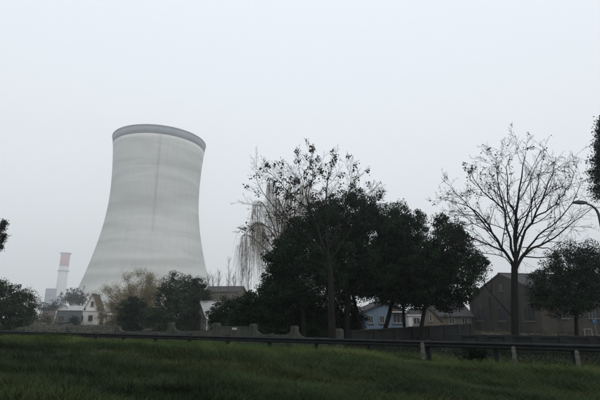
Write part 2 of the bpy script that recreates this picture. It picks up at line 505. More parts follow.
def left_houses():
    # white two-storey house with a flat annex in front
    Y = 112.0
    p = gx(89.5, Y)
    RZ = R(13)
    h = gable_house("white_house", (p.x, Y, 0), RZ, px_w(86.5, 97.5, Y), 8, zt(307, Y), zt(294.5, Y), W_WHITE, RF_BROWN,
                    "white gabled house with brown roof and flat annex left of the tan tree", over=.35)
    window(h, .1, zt(304, Y), .7, 1.3, 0, mull=0)
    aw = px_w(80, 97.5, Y)
    q = Matrix.Rotation(-RZ, 3, 'Z') @ (gx(87.6, Y - 3.8) - gx(89.5, Y)); ax = q.x
    MB().box((ax, -2.0, zt(311.5, Y) / 2), (aw, 3.9, zt(311.5, Y))).build("annex", W_WHITE, h)
    MB().box((ax, -2.0, zt(311.5, Y) + .08), (aw + .3, 4.2, .16)).build("annex_roof", mat("annex_coping", (.5, .49, .47)), h)
    window(h, ax + .45, zt(318, Y), .95, 1.25, -3.96, frame=mat("window_frame_dark", (.05, .05, .05)), mull=1)
    window(h, ax - 1.35, zt(318, Y), .35, 1.1, -3.96, frame=mat("window_frame_dark", (.05, .05, .05)), mull=0)
    cw = px_w(97.5, 103, Y)
    MB().prism([(ax + aw / 2 + .02, 0), (ax + aw / 2 + cw, 0), (ax + aw / 2 + cw, zt(316.5, Y)), (ax + aw / 2 + .02, zt(314, Y))], 'y', -3.2, 0).build("side_wing", W_CREAM, h)
    MB().prism([(ax + aw / 2 + .02, zt(314, Y) + .02), (ax + aw / 2 + cw + .4, zt(316.8, Y) + .02), (ax + aw / 2 + cw + .4, zt(316.8, Y) + .2), (ax + aw / 2 + .02, zt(314, Y) + .2)], 'y', -3.6, .3).build("wing_roof", RF_DARK, h)
    MB().box((ax + aw / 2 + cw * .5, -3.22, .95), (.8, .08, 1.9)).build("door", mat("plank_door", (.07, .055, .045)), h)

    # low dark roofed farm shed
    Y = 102.0
    p = gx(67.5, Y)
    s = gable_house("farm_shed", (p.x, Y, 0), R(24), px_w(56.5, 77.5, Y), 7, zt(322, Y), zt(311.3, Y), W_GREY, RF_TEAL,
                    "low farm shed with grey-green roof left of the white house", cat="shed", axis='x')
    MB().box((-1.4, -.04, .95), (1.0, .1, 1.9)).build("door", mat("plank_door", (.07, .055, .045)), s)
    # pale roofed house beyond it
    Y = 150.0
    p = gx(62.5, Y)
    h = gable_house("pale_house", (p.x, Y, 0), R(22), px_w(57, 68, Y), 8, zt(310, Y), zt(305.5, Y), W_WHITE, RF_PALE,
                    "small white gable with pale roof showing above the grey-green shed")
    window(h, 0, zt(313, Y), .8, 1.0, 0)
    Y = 146.0
    p = gx(74, Y)
    h = gable_house("long_pale_shed", (p.x, Y, 0), R(22), px_w(68, 81, Y), 6, zt(311.5, Y), zt(306, Y), W_WHITE, RF_PALE,
                    "long pale-roofed shed between the small white gable and the white house", cat="shed", axis='x')
    MB().box((0, -.05, 1.0), (1.6, .1, 2.0)).build("door", mat("plank_door", (.07, .055, .045)), h)
    # cream outbuilding near the left bush
    Y = 122.0
    p = gx(47, Y)
    h = gable_house("outbuilding", (p.x, Y, 0), R(26), px_w(43, 52, Y), 5, zt(316, Y), zt(311, Y), W_CREAM, RF_BROWN,
                    "small cream outbuilding half hidden right of the left-hand bush", cat="shed", axis='x')
    MB().box((.3, -.04, .95), (.9, .1, 1.9)).build("door", mat("plank_door", (.07, .055, .045)), h)
left_houses()

def middle_houses():
    # house whose dark gable and pale roof show behind the parapet posts
    A, B = gx(192.5, 62.5), gx(207, 57.5)
    w = math.hypot(B.x - A.x, B.y - A.y)
    c = (A + B) / 2
    h = gable_house("grey_house", (c.x, c.y, 0), math.atan2(B.y - A.y, B.x - A.x), w, 7.0, zt(319.5, 60), zt(302.5, 60), W_GREY, RF_PALE,
                    "low grey house with pale roof right of the twin round evergreens", over=.2)
    MB().box((w / 2 - .16, -.03, zt(319.5, 57.5) / 2), (.34, .08, zt(319.5, 57.5) - .1)).build("corner_pier", W_WHITE, h)
    MB().box((-.1, -.03, .95), (.9, .08, 1.9)).build("door", mat("plank_door", (.07, .055, .045)), h)
    window(h, 0, zt(312, 60), .5, .6, 0, mull=0)
    Y = 104.0
    p = gx(220, Y)
    w = px_w(204, 238, Y)
    h = gable_house("tan_house", (p.x, Y, 0), R(-6), w, 8, zt(291.5, Y), zt(286, Y), W_TAN, RF_DARK,
                    "tan two-storey house behind the thin bare poplars right of the cooling tower", axis='x', over=.5)
    for i in range(4):
        window(h, -w * .38 + i * w * .25, zt(297, Y), 1.1, 1.3, 0)
        window(h, -w * .38 + i * w * .25, 1.9, 1.1, 1.3, 0)
    MB().box((0, -.04, 1.0), (1.0, .1, 2.0)).build("door", mat("plank_door", (.07, .055, .045)), h)
middle_houses()

def right_houses():
    Y = 47.0
    p = gx(386, Y)
    w = px_w(366, 410, Y)
    h = gable_house("blue_house", (p.x, Y, 0), R(5), w, 6, zt(312, Y), zt(303, Y), W_BLUE, RF_DARK,
                    "pale blue house with white framed windows behind the dark trunks")
    window(h, 1.35, zt(318.5, Y), 1.15, .95, 0, mull=2)
    window(h, -.35, zt(319.5, Y), .5, .75, 0)
    window(h, -1.5, zt(319.5, Y), .5, .75, 0)
    MB().prism([(-.75, 0), (.75, 0), (.75, .08), (-.75, .08)], 'y', -.7, -.01).build("awning", mat("awning_white", (.7, .7, .68)), h).location = (1.35, 0, zt(312.5, Y))
    MB().box((.95, -.04, zt(310, Y)), (.55, .08, .38)).build("vent_panel", mat("vent_rust", (.20, .11, .09)), h)
    Y = 52.0
    p = gx(416, Y)
    w = px_w(409.5, 423, Y)
    h = thing("white_block", (p.x, Y, 0), "small flat-roofed white block between the blue house and the tan gable", "building")
    MB().box((0, 2, zt(316, Y) / 2), (w, 4, zt(316, Y))).build("wall", W_WHITE, h)
    MB().box((0, 2, zt(316, Y) + .07), (w + .3, 4.3, .14)).build("roof", mat("annex_coping", (.5, .49, .47)), h)
    window(h, .15, zt(321, Y), .8, .8, 0)
    Y = 56.0
    p = gx(431.5, Y)
    w = px_w(421, 442, Y)
    h = gable_house("tan_gable_house", (p.x, Y, 0), R(4), w, 8, zt(321, Y), zt(309.5, Y), W_TAN, RF_DARK,
                    "small tan gabled house with dark roof behind the boundary wall", over=.2)
    window(h, 0, zt(317.5, Y), .35, .9, 0, mull=0)
    Y = 60.0
    p = gx(457, Y)
    w = px_w(441, 473, Y)
    h = gable_house("dark_roofed_house", (p.x, Y, 0), R(2), w, 7, zt(316, Y), zt(302, Y), W_TAN, RF_DARK,
                    "tan house under a broad dark roof left of the brick warehouse", axis='x')
    window(h, -.6, zt(321, Y), .8, .8, 0)
    window(h, 1.1, zt(321, Y), .8, .8, 0)

    # brick warehouse: gable end towards the left, ridge running off to the right
    A, B = gx(473.5, 61.0), gx(546, 49.0)
    gw = math.hypot(B.x - A.x, B.y - A.y)
    rz = math.atan2(B.y - A.y, B.x - A.x)          # local x along the gable, local y = into the building
    c = (A + B) / 2
    h = gable_house("brick_warehouse", (c.x, c.y, 0), rz, gw, 26, zt(298, 62), zt(275.5, 56), W_BRICK, RF_DARK,
                    "grey brick warehouse with steep gable behind the big bare tree", cat="warehouse", over=.12, thick=.16)
    e = zt(298, 62)
    for fx in (-gw / 2 + .2, -gw * .2, gw * .2, gw / 2 - .2):
        MB().box((fx, -.13, e * .5 - .05), (.42, .25, e - .1)).build("pilaster", W_BRICK, h)
    for fx in (-gw * .02, gw * .34, -gw * .36):
        window(h, fx, 2.0, 1.5, 1.5, 0, frame=mat("window_frame_grey", (.05, .05, .047)), mull=2)
    window(h, 0, e + 1.0, .9, .9, 0, frame=mat("window_frame_grey", (.05, .05, .047)), mull=1)
    # openings along the side wall that faces the road
    for k in range(6):
        o = window(h, 0, 0, 1.4, 1.3, 0, frame=mat("window_frame_grey", (.05, .05, .047)), mull=2)
        o.rotation_euler.z = R(90)
        o.location = (gw / 2 + .03, 2.5 + 4 * k, 2.2)
right_houses()

# ------------------------------------------------------------------ trees
def wander(rng, p, d, L, n, wig, up):
    pts = [np.array(p, float)]
    d = np.array(d, float); d /= np.linalg.norm(d)
    for i in range(n):
        d = d + rng.normal(0, wig, 3) + np.array([0, 0, up])
        d /= np.linalg.norm(d)
        pts.append(pts[-1] + d * L / n)
    return np.array(pts)

def smooth_line(P, n):
    """resample a hand-laid polyline into n points (Catmull-Rom)"""
    P = np.asarray(P, float)
    Q = np.vstack([2 * P[0] - P[1], P, 2 * P[-1] - P[-2]])
    out = []
    for u in np.linspace(0, len(P) - 1 - 1e-6, n):
        i = int(u); f = u - i
        a, b, c, d = Q[i], Q[i + 1], Q[i + 2], Q[i + 3]
        out.append(.5 * ((2 * b) + (-a + c) * f + (2 * a - 5 * b + 4 * c - d) * f * f + (-a + 3 * b - 3 * c + d) * f ** 3))
    return np.array(out)

def ramify(rng, lines, tips, P, r0, r1, level, nums, ratio, ang, wig, up, t0=.3, rmin=.004):
    """adds branch P and its children"""
    n = len(P)
    rad = np.linspace(r0, r1, n)
    lines.append((P, rad, (7, 5, 4, 3, 3)[min(level, 4)]))
    if level >= len(nums):
        tips.append(P[-1]); tips.append(P[len(P) // 2])
        return
    seg = np.linalg.norm(np.diff(P, axis=0), axis=1)
    L = seg.sum()
    m = nums[level]
    for k in range(m):
        t = t0 + (1 - t0) * (k + rng.random()) / m
        x = t * (n - 1); i = min(int(x), n - 2); f = x - i
        p = P[i] * (1 - f) + P[i + 1] * f
        tg = P[i + 1] - P[i]; tg /= np.linalg.norm(tg) + 1e-9
        q = rng.normal(0, 1, 3); q -= tg * q.dot(tg); q /= np.linalg.norm(q) + 1e-9
        a = ang * (0.7 + .6 * rng.random())
        d = tg * math.cos(a) + q * math.sin(a)
        l = L * ratio * (1.15 - .6 * t) * (.7 + .6 * rng.random())
        rr = max((r0 + (r1 - r0) * t) * .5, rmin)
        C = wander(rng, p, d, l, 5 if level < 2 else 4, wig, up)
        ramify(rng, lines, tips, C, rr, max(rr * .35, rmin * .8), level + 1, nums, ratio, ang, wig, up, .2, rmin)
    tips.append(P[-1])

def leaf_mesh(name, rng, C, size, jitter=.25, aspect=.55, droop=.2, tint=(.55, 1.2), warm=None, per=0):
    """C: leaf centres; one folded rhombus (two triangles) for each leaf"""
    C = np.asarray(C, float); N = len(C)
    a = rng.normal(0, 1, (N, 3)); a[:, 2] -= droop; a /= np.linalg.norm(a, axis=1)[:, None]
    b = rng.normal(0, 1, (N, 3)); b -= a * (a * b).sum(1)[:, None]; b /= np.linalg.norm(b, axis=1)[:, None]
    nrm = np.cross(a, b)
    s = (np.asarray(size) * (1 - jitter + 2 * jitter * rng.random(N)))[:, None]
    V = np.stack([C - a * s * .5, C + b * s * aspect * .5 + nrm * s * .08, C + a * s * .5, C - b * s * aspect * .5 + nrm * s * .08], 1).reshape(-1, 3)
    k = np.arange(N) * 4
    F = np.concatenate([np.stack([k, k + 1, k + 2], -1), np.stack([k, k + 2, k + 3], -1)])
    v = tint[0] + (tint[1] - tint[0]) * rng.random(N)
    if per:
        g = .45 + 1.2 * rng.random(N // per + 1) ** 1.4; v = v * np.repeat(g, per)[:N]
    c = np.stack([v, v, v, np.ones(N)], -1)
    if warm is not None:
        w = rng.random(N) < warm
        c[w, 0] *= 1.8; c[w, 1] *= 1.25
    c = np.repeat(c[:, None], 4, 1).reshape(-1, 4)
    return np_mesh(name, V, F, tint=c)

def clumps(rng, lobes, n_clump, per, spread, shell=.55, flat=.75):
    """leaf centres in clumps spread through ellipsoid lobes (cx,cy,cz,rx,ry,rz)"""
    lobes = np.asarray(lobes, float)
    wt = lobes[:, 3] * lobes[:, 5] ; wt = wt / wt.sum()
    li = rng.choice(len(lobes), n_clump, p=wt)
    d = rng.normal(0, 1, (n_clump, 3)); d /= np.linalg.norm(d, axis=1)[:, None]
    rad = (shell ** 3 + (1 - shell ** 3) * rng.random(n_clump)) ** (1 / 3.)
    rad *= 0.88 + .30 * rng.random(n_clump)
    sp_ = rng.random(n_clump) < .10                           # sprigs that stand out of the crown
    d[sp_, 2] = np.abs(d[sp_, 2]); rad[sp_] *= 1.12 + .12 * rng.random(sp_.sum())
    cc = lobes[li, :3] + d * rad[:, None] * lobes[li, 3:]
    q = rng.normal(0, 1, (n_clump, per, 3)); q /= np.linalg.norm(q, axis=2)[..., None]
    q *= (rng.random((n_clump, per)) ** .45)[..., None]
    sp = spread * (.6 + .8 * rng.random(n_clump))
    sp = np.where(sp_, sp * .75, sp)
    q *= sp[:, None, None]; q[..., 2] *= flat
    return (cc[:, None, :] + q).reshape(-1, 3), cc

BARK_D = mat("dark_bark", (.014, .0135, .012), (.007, .007, .0065), 6, stretch=(1, 1, .25), bump=.5)
BARK_G = mat("grey_green_bark", (.014, .0145, .012), (.007, .0075, .006), 5, stretch=(1, 1, .3), bump=.8, c3=(.017, .017, .014))
BARK_P = mat("pale_twig_bark", (.16, .14, .105), (.11, .10, .08), 3)
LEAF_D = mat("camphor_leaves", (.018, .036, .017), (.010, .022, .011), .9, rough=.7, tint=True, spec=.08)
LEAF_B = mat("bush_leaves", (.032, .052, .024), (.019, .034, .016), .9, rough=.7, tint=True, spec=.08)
LEAF_R = mat("withered_leaves", (.045, .038, .026), (.028, .025, .018), 1.5, rough=.8, tint=True)
LEAF_C = mat("conifer_needles", (.022, .034, .024), (.013, .023, .017), 1.2, rough=.7, tint=True)
LEAF_T = mat("tan_winter_leaves", (.22, .175, .075), (.15, .125, .055), .6, rough=.8, tint=True)
LEAF_H = mat("far_tree_leaves", (.055, .06, .045), (.04, .045, .035), .3, rough=.8, tint=True)

def evergreen(name, label, base, lobes, seed, n_clump=420, per=60, spread=.42, leaf=.12, trunk_r=.16, lean=(0, 0), group=None,
              lm=None, bm=None, shell=.5, stems=1, cat="tree", fork=.35, warm=None, limbs=True):
    """base: world point. lobes: world ellipsoids. Parts: trunk, crown."""
    rng = np.random.default_rng(seed)
    root = thing(name, base, label, cat, group)
    b = np.array(base)
    L = np.array(lobes, float); L[:, :3] -= b
    C, cc = clumps(rng, L, n_clump, per, spread, shell)
    C[:, 2] = np.maximum(C[:, 2], .06)
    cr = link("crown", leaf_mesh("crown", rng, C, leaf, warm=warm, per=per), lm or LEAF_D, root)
    cr['kind'] = 'stuff'
    lines = []
    ctr = np.average(L[:, :3], axis=0, weights=L[:, 3])
    low = (L[:, 2] - L[:, 5]).min()
    for sidx in range(stems):
        off = np.array([rng.normal(0, .18), rng.normal(0, .18), 0]) * (stems > 1)
        hz = max(low + (ctr[2] - low) * fork, .3)
        top = np.array([ctr[0] * .55 + lean[0], ctr[1] * .55 + lean[1], hz]) + off * 3
        T = smooth_line([off + np.array([0, 0, -.15]), off + (top - off) * .5 + rng.normal(0, .05, 3), top], 9)
        lines.append((T, np.linspace(trunk_r * 1.15, trunk_r * .7, 9) * np.r_[1.25, 1.05, np.ones(7)], 9))
        if limbs:
            for i in range(len(L)):
                e = L[i, :3] + np.array([0, 0, L[i, 5] * .3])
                m = top * .55 + e * .45 + np.array([rng.normal(0, .15), rng.normal(0, .15), -.1])
                P = smooth_line([T[-2], m, e], 8)
                lines.append((P, np.linspace(trunk_r * .55, .02, 8), 5))
                for q in range(5):
                    s0 = P[rng.integers(2, 7)]
                    tgt = cc[rng.integers(len(cc))]
                    if np.linalg.norm(tgt - s0) < L[i, 3] * 1.8:
                        lines.append((smooth_line([s0, (s0 + tgt) / 2 + rng.normal(0, .1, 3), tgt], 5), np.linspace(.035, .008, 5), 4))
    link("trunk", tube_mesh("trunk", lines), bm or BARK_D, root)
    return root

def lobe(px, py, Y, rx_px, rz_px, ry=None, dy=0.0):
    """ellipsoid lobe whose outline sits at a pixel centre with pixel radii"""
    p = at(px, py, Y + dy)
    k = (Y + dy) / FPX
    return (p.x, p.y, p.z, rx_px * k, ry if ry else rx_px * k * .9, rz_px * k)

def base_at(px, Y, z=0.0):
    p = gx(px, Y, z); return (p.x, p.y, p.z)

def big_evergreens():
    Y = 30.0
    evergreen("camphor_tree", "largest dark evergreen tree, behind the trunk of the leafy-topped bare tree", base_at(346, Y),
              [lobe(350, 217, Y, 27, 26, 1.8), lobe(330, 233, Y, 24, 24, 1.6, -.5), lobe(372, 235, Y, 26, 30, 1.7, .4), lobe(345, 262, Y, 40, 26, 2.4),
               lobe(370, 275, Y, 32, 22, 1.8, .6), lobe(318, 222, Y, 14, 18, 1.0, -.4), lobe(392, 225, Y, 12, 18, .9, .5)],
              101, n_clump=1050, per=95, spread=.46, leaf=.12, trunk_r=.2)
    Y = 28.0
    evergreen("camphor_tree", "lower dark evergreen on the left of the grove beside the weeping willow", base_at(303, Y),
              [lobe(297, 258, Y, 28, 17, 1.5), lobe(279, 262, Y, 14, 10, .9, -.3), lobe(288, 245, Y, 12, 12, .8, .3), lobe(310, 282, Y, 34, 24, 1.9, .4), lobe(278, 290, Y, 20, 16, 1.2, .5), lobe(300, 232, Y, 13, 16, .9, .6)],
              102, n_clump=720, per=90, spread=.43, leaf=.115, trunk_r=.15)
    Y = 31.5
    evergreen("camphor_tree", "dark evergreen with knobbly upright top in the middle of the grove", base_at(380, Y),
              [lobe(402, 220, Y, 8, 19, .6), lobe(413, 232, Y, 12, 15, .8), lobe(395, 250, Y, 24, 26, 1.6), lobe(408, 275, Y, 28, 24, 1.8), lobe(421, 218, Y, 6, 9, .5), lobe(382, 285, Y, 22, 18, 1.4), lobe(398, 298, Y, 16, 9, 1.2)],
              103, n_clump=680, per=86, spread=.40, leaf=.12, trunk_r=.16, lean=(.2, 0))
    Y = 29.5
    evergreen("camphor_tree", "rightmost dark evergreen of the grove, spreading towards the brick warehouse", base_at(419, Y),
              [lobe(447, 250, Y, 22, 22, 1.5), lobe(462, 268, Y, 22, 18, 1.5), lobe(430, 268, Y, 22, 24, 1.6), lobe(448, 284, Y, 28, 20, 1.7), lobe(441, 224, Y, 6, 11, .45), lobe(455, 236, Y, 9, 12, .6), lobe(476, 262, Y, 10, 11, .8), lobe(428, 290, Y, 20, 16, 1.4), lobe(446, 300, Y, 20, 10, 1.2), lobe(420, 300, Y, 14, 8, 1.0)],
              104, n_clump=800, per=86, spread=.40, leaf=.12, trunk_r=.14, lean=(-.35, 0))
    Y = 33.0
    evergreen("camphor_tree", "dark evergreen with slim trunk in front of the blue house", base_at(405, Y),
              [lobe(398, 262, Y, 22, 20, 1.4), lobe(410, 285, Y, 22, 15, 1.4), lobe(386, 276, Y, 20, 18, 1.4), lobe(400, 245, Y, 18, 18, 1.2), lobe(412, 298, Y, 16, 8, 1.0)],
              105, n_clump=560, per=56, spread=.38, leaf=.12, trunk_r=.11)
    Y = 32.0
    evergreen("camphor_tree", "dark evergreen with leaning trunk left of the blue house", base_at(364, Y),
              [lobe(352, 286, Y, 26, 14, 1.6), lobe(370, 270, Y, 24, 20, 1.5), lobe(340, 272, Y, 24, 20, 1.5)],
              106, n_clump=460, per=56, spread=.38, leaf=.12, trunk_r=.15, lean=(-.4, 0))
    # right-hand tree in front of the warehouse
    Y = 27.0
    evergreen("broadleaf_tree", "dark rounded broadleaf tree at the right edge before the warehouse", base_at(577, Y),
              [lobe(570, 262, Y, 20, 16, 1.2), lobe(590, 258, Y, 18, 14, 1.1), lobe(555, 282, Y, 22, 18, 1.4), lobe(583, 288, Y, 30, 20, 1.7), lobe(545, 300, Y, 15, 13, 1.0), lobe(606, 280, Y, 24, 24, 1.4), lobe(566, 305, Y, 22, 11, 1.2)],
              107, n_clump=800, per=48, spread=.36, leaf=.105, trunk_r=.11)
big_evergreens()

def low_greens():
    # shrubs that close the dark foot of the grove
    spots = [(252, 306, 27.5, 13, 14, "rounded dark shrub left of the grove beside the flat parapet panel"),
             (272, 304, 28.5, 16, 17, "dark shrub below the weeping willow at the left foot of the grove"),
             (297, 310, 29.5, 18, 16, "dark shrub behind the post left of the bare tree's trunk"),
             (318, 312, 30.5, 17, 16, "dark shrub just left of the bare tree's trunk"),
             (345, 312, 33.0, 15, 16, "dark shrub just right of the bare tree's trunk"),
             (229, 312, 31.0, 16, 13, "leftmost dark shrub, in front of the low grey house"),
             (243, 316, 29.0, 12, 11, "low dark shrub above the flat parapet panel with the plaque")]
    for i, (px, py, Y, rx, rz, lab) in enumerate(spots):
        evergreen("shrub", lab, base_at(px, Y), [lobe(px, py, Y, rx, rz), lobe(px - rx * .5, py + 9, Y, rx * .8, rz * .8), lobe(px + rx * .5, py + 9, Y, rx * .8, rz * .8), lobe(px, 333, Y, rx * 1.15, 9)],
                  200 + i, n_clump=330, per=56, spread=.34, leaf=.11, trunk_r=.05, stems=3, group="shrubs at the foot of the grove", cat="shrub", fork=.2)
    # dark evergreens in front of the cooling tower
    Y = 60.0
    evergreen("round_evergreen", "larger of two round green trees before the cooling tower's right side", base_at(177, Y),
              [lobe(176, 287, Y, 13, 13), lobe(168, 300, Y, 12, 14), lobe(185, 300, Y, 16, 15), lobe(178, 314, Y, 20, 13), lobe(176, 325, Y, 20, 7)],
              211, n_clump=420, per=56, spread=.6, leaf=.2, trunk_r=.16, lm=LEAF_B, warm=.05)
    evergreen("round_evergreen", "smaller round green tree touching the right flank of the larger one", base_at(196, 61.0),
              [lobe(196, 285, 61, 9, 10), lobe(200, 298, 61, 10, 13), lobe(192, 310, 61, 12, 13), lobe(194, 324, 61, 11, 7)],
              212, n_clump=260, per=56, spread=.55, leaf=.2, trunk_r=.13, lm=LEAF_B)
    Y = 58.0
    evergreen("round_evergreen", "low dark bushy tree in front of the tan winter tree", base_at(133, Y),
              [lobe(132, 309, Y, 11, 11), lobe(127, 315, Y, 8, 9), lobe(142, 314, Y, 9, 10), lobe(134, 325, Y, 13, 6)],
              213, n_clump=240, per=56, spread=.5, leaf=.2, trunk_r=.12)
    Y = 56.0
    evergreen("round_evergreen", "low olive bush between the tan tree and the round green trees", base_at(152, Y),
              [lobe(151, 318, Y, 12, 9), lobe(163, 320, Y, 10, 8)],
              214, n_clump=170, per=56, spread=.5, leaf=.2, trunk_r=.08, lm=LEAF_B, cat="shrub")
    # bush filling the left edge
    Y = 46.0
    evergreen("round_evergreen", "broad dark green bush filling the left edge below the hanging branch", base_at(4, Y),
              [lobe(2, 302, Y, 20, 18), lobe(18, 308, Y, 16, 15), lobe(-14, 300, Y, 18, 20), lobe(8, 318, Y, 24, 12)],
              215, n_clump=520, per=56, spread=.5, leaf=.16, trunk_r=.15, lm=LEAF_B, warm=.06)
    # round bush on the verge
    Y = 14.6
    p = at(474.5, 351, Y)
    evergreen("verge_bush", "small round dark bush in the grass by the guard rail, left of the marker stones", (p.x, p.y, .25),
              [(p.x, p.y, .62, .30, .28, .20), (p.x - .2, p.y, .55, .2, .2, .17), (p.x + .22, p.y, .54, .2, .2, .17)],
              216, n_clump=90, per=50, spread=.12, leaf=.05, trunk_r=.02, stems=3, lm=LEAF_B, cat="bush")
low_greens()

def edge_trees():
    # slim conifer at the upper right corner
    rng = np.random.default_rng(31)
    Y = 20.0
    bp = gx(622, Y)
    root = thing("conifer", (bp.x, Y, 0), "slim dark conifer cut by the right edge above the street lamp", "tree")
    top, low = zt(118, Y), zt(196, Y)
    cx = at(610, 160, Y).x - bp.x
    C = []
    for k in range(420):
        u = rng.random()
        z = low + (top - low) * u
        tier = math.floor(u * 9) / 9                             # boughs in uneven tiers
        a = rng.random() * 2 * math.pi
        reach = .75 + .25 * math.sin(3 * a + 40 * tier) + .15 * math.sin(7 * tier * 9)
        r = (1.0 * (1 - u) ** .6 * (u + .15) ** .25 + .06) * reach * (.25 + .8 * rng.random() ** .7)
        z = low + (top - low) * (.55 * u + .45 * (tier + .06)) - .22 * r + rng.normal(0, .1)
        c = np.array([cx * (z / 9.5) + r * math.cos(a), r * math.sin(a), z])
        q = rng.normal(0, 1, (44, 3)) * np.array([.14, .14, .10])
        C.append(c + q)
    link("crown", leaf_mesh("crown", rng, np.concatenate(C), .12, aspect=.4, droop=.5), LEAF_C, root)['kind'] = 'stuff'
    P = np.array([[cx * z / 9.5, 0, z] for z in np.linspace(-.1, top - .2, 14)])
    lines = [(P, np.linspace(.15, .03, 14), 8)]
    for k in range(26):
        z = low + (top - low) * rng.random() * .9
        a = rng.random() * 6.283
        s0 = np.array([cx * z / 9.5, 0, z]); e = s0 + np.array([math.cos(a) * .5, math.sin(a) * .5, .12])
        lines.append((np.array([s0, (s0 + e) / 2, e]), np.array([.025, .018, .008]), 4))
    link("trunk", tube_mesh("trunk", lines), BARK_D, root)
    # conifer outside the left edge, one bough reaches into view
    Y = 24.0
    bp = gx(-42, Y)
    root = thing("conifer", (bp.x, Y, 0), "dark conifer whose bough tips show at the left edge against the sky", "tree")
    C = []
    lines = [(np.array([[0, 0, z] for z in np.linspace(-.1, 8.2, 10)]), np.linspace(.17, .03, 10), 8)]
    tips = [(8, 223, .22), (6, 228, .2), (7.5, 236, .22), (5, 241, .2), (4, 247, .2), (1, 232, .3), (-2, 226, .3), (-2, 240, .3), (-6, 246, .3), (-14, 222, .4), (-20, 210, .4), (-22, 235, .4), (-34, 195, .5), (-40, 215, .6), (-46, 180, .4), (-60, 220, .6), (-58, 240, .6)]
    for (px, py, r) in tips:
        p = at(px - r * FPX / Y, py, Y + rng.normal(0, .3)) - Vector((bp.x, Y, 0))
        p = np.array(p)
        n = int(900 * (r / .3) ** 2)
        q = rng.normal(0, 1, (n, 3)); q *= r * .42
        C.append(p + q)
        s0 = np.array([0, 0, max(p[2] - .7, 1.0)])
        lines.append((smooth_line([s0, (s0 + p) / 2 + np.array([0, 0, -.1]), p], 6), np.linspace(.05, .012, 6), 5))
    link("crown", leaf_mesh("crown", rng, np.concatenate(C), .09, aspect=.4, droop=.4), LEAF_C, root)['kind'] = 'stuff'
    link("trunk", tube_mesh("trunk", lines), BARK_D, root)
edge_trees()

def pxline(pts, Y, rng, dy=.6):
    """hand-laid limb: pixel points at forward distance Y with a drift in depth"""
    out = []
    drift = rng.normal(0, dy)
    for i, (px, py) in enumerate(pts):
        out.append(np.array(at(px, py, Y + drift * i / max(len(pts) - 1, 1))))
    return np.array(out)

def leaf_tufts(rng, pts, per, spread, droop=.08):
    pts = np.asarray(pts)
    q = rng.normal(0, 1, (len(pts), per, 3)) * spread
    q[..., 2] -= droop
    return (pts[:, None] + q).reshape(-1, 3)

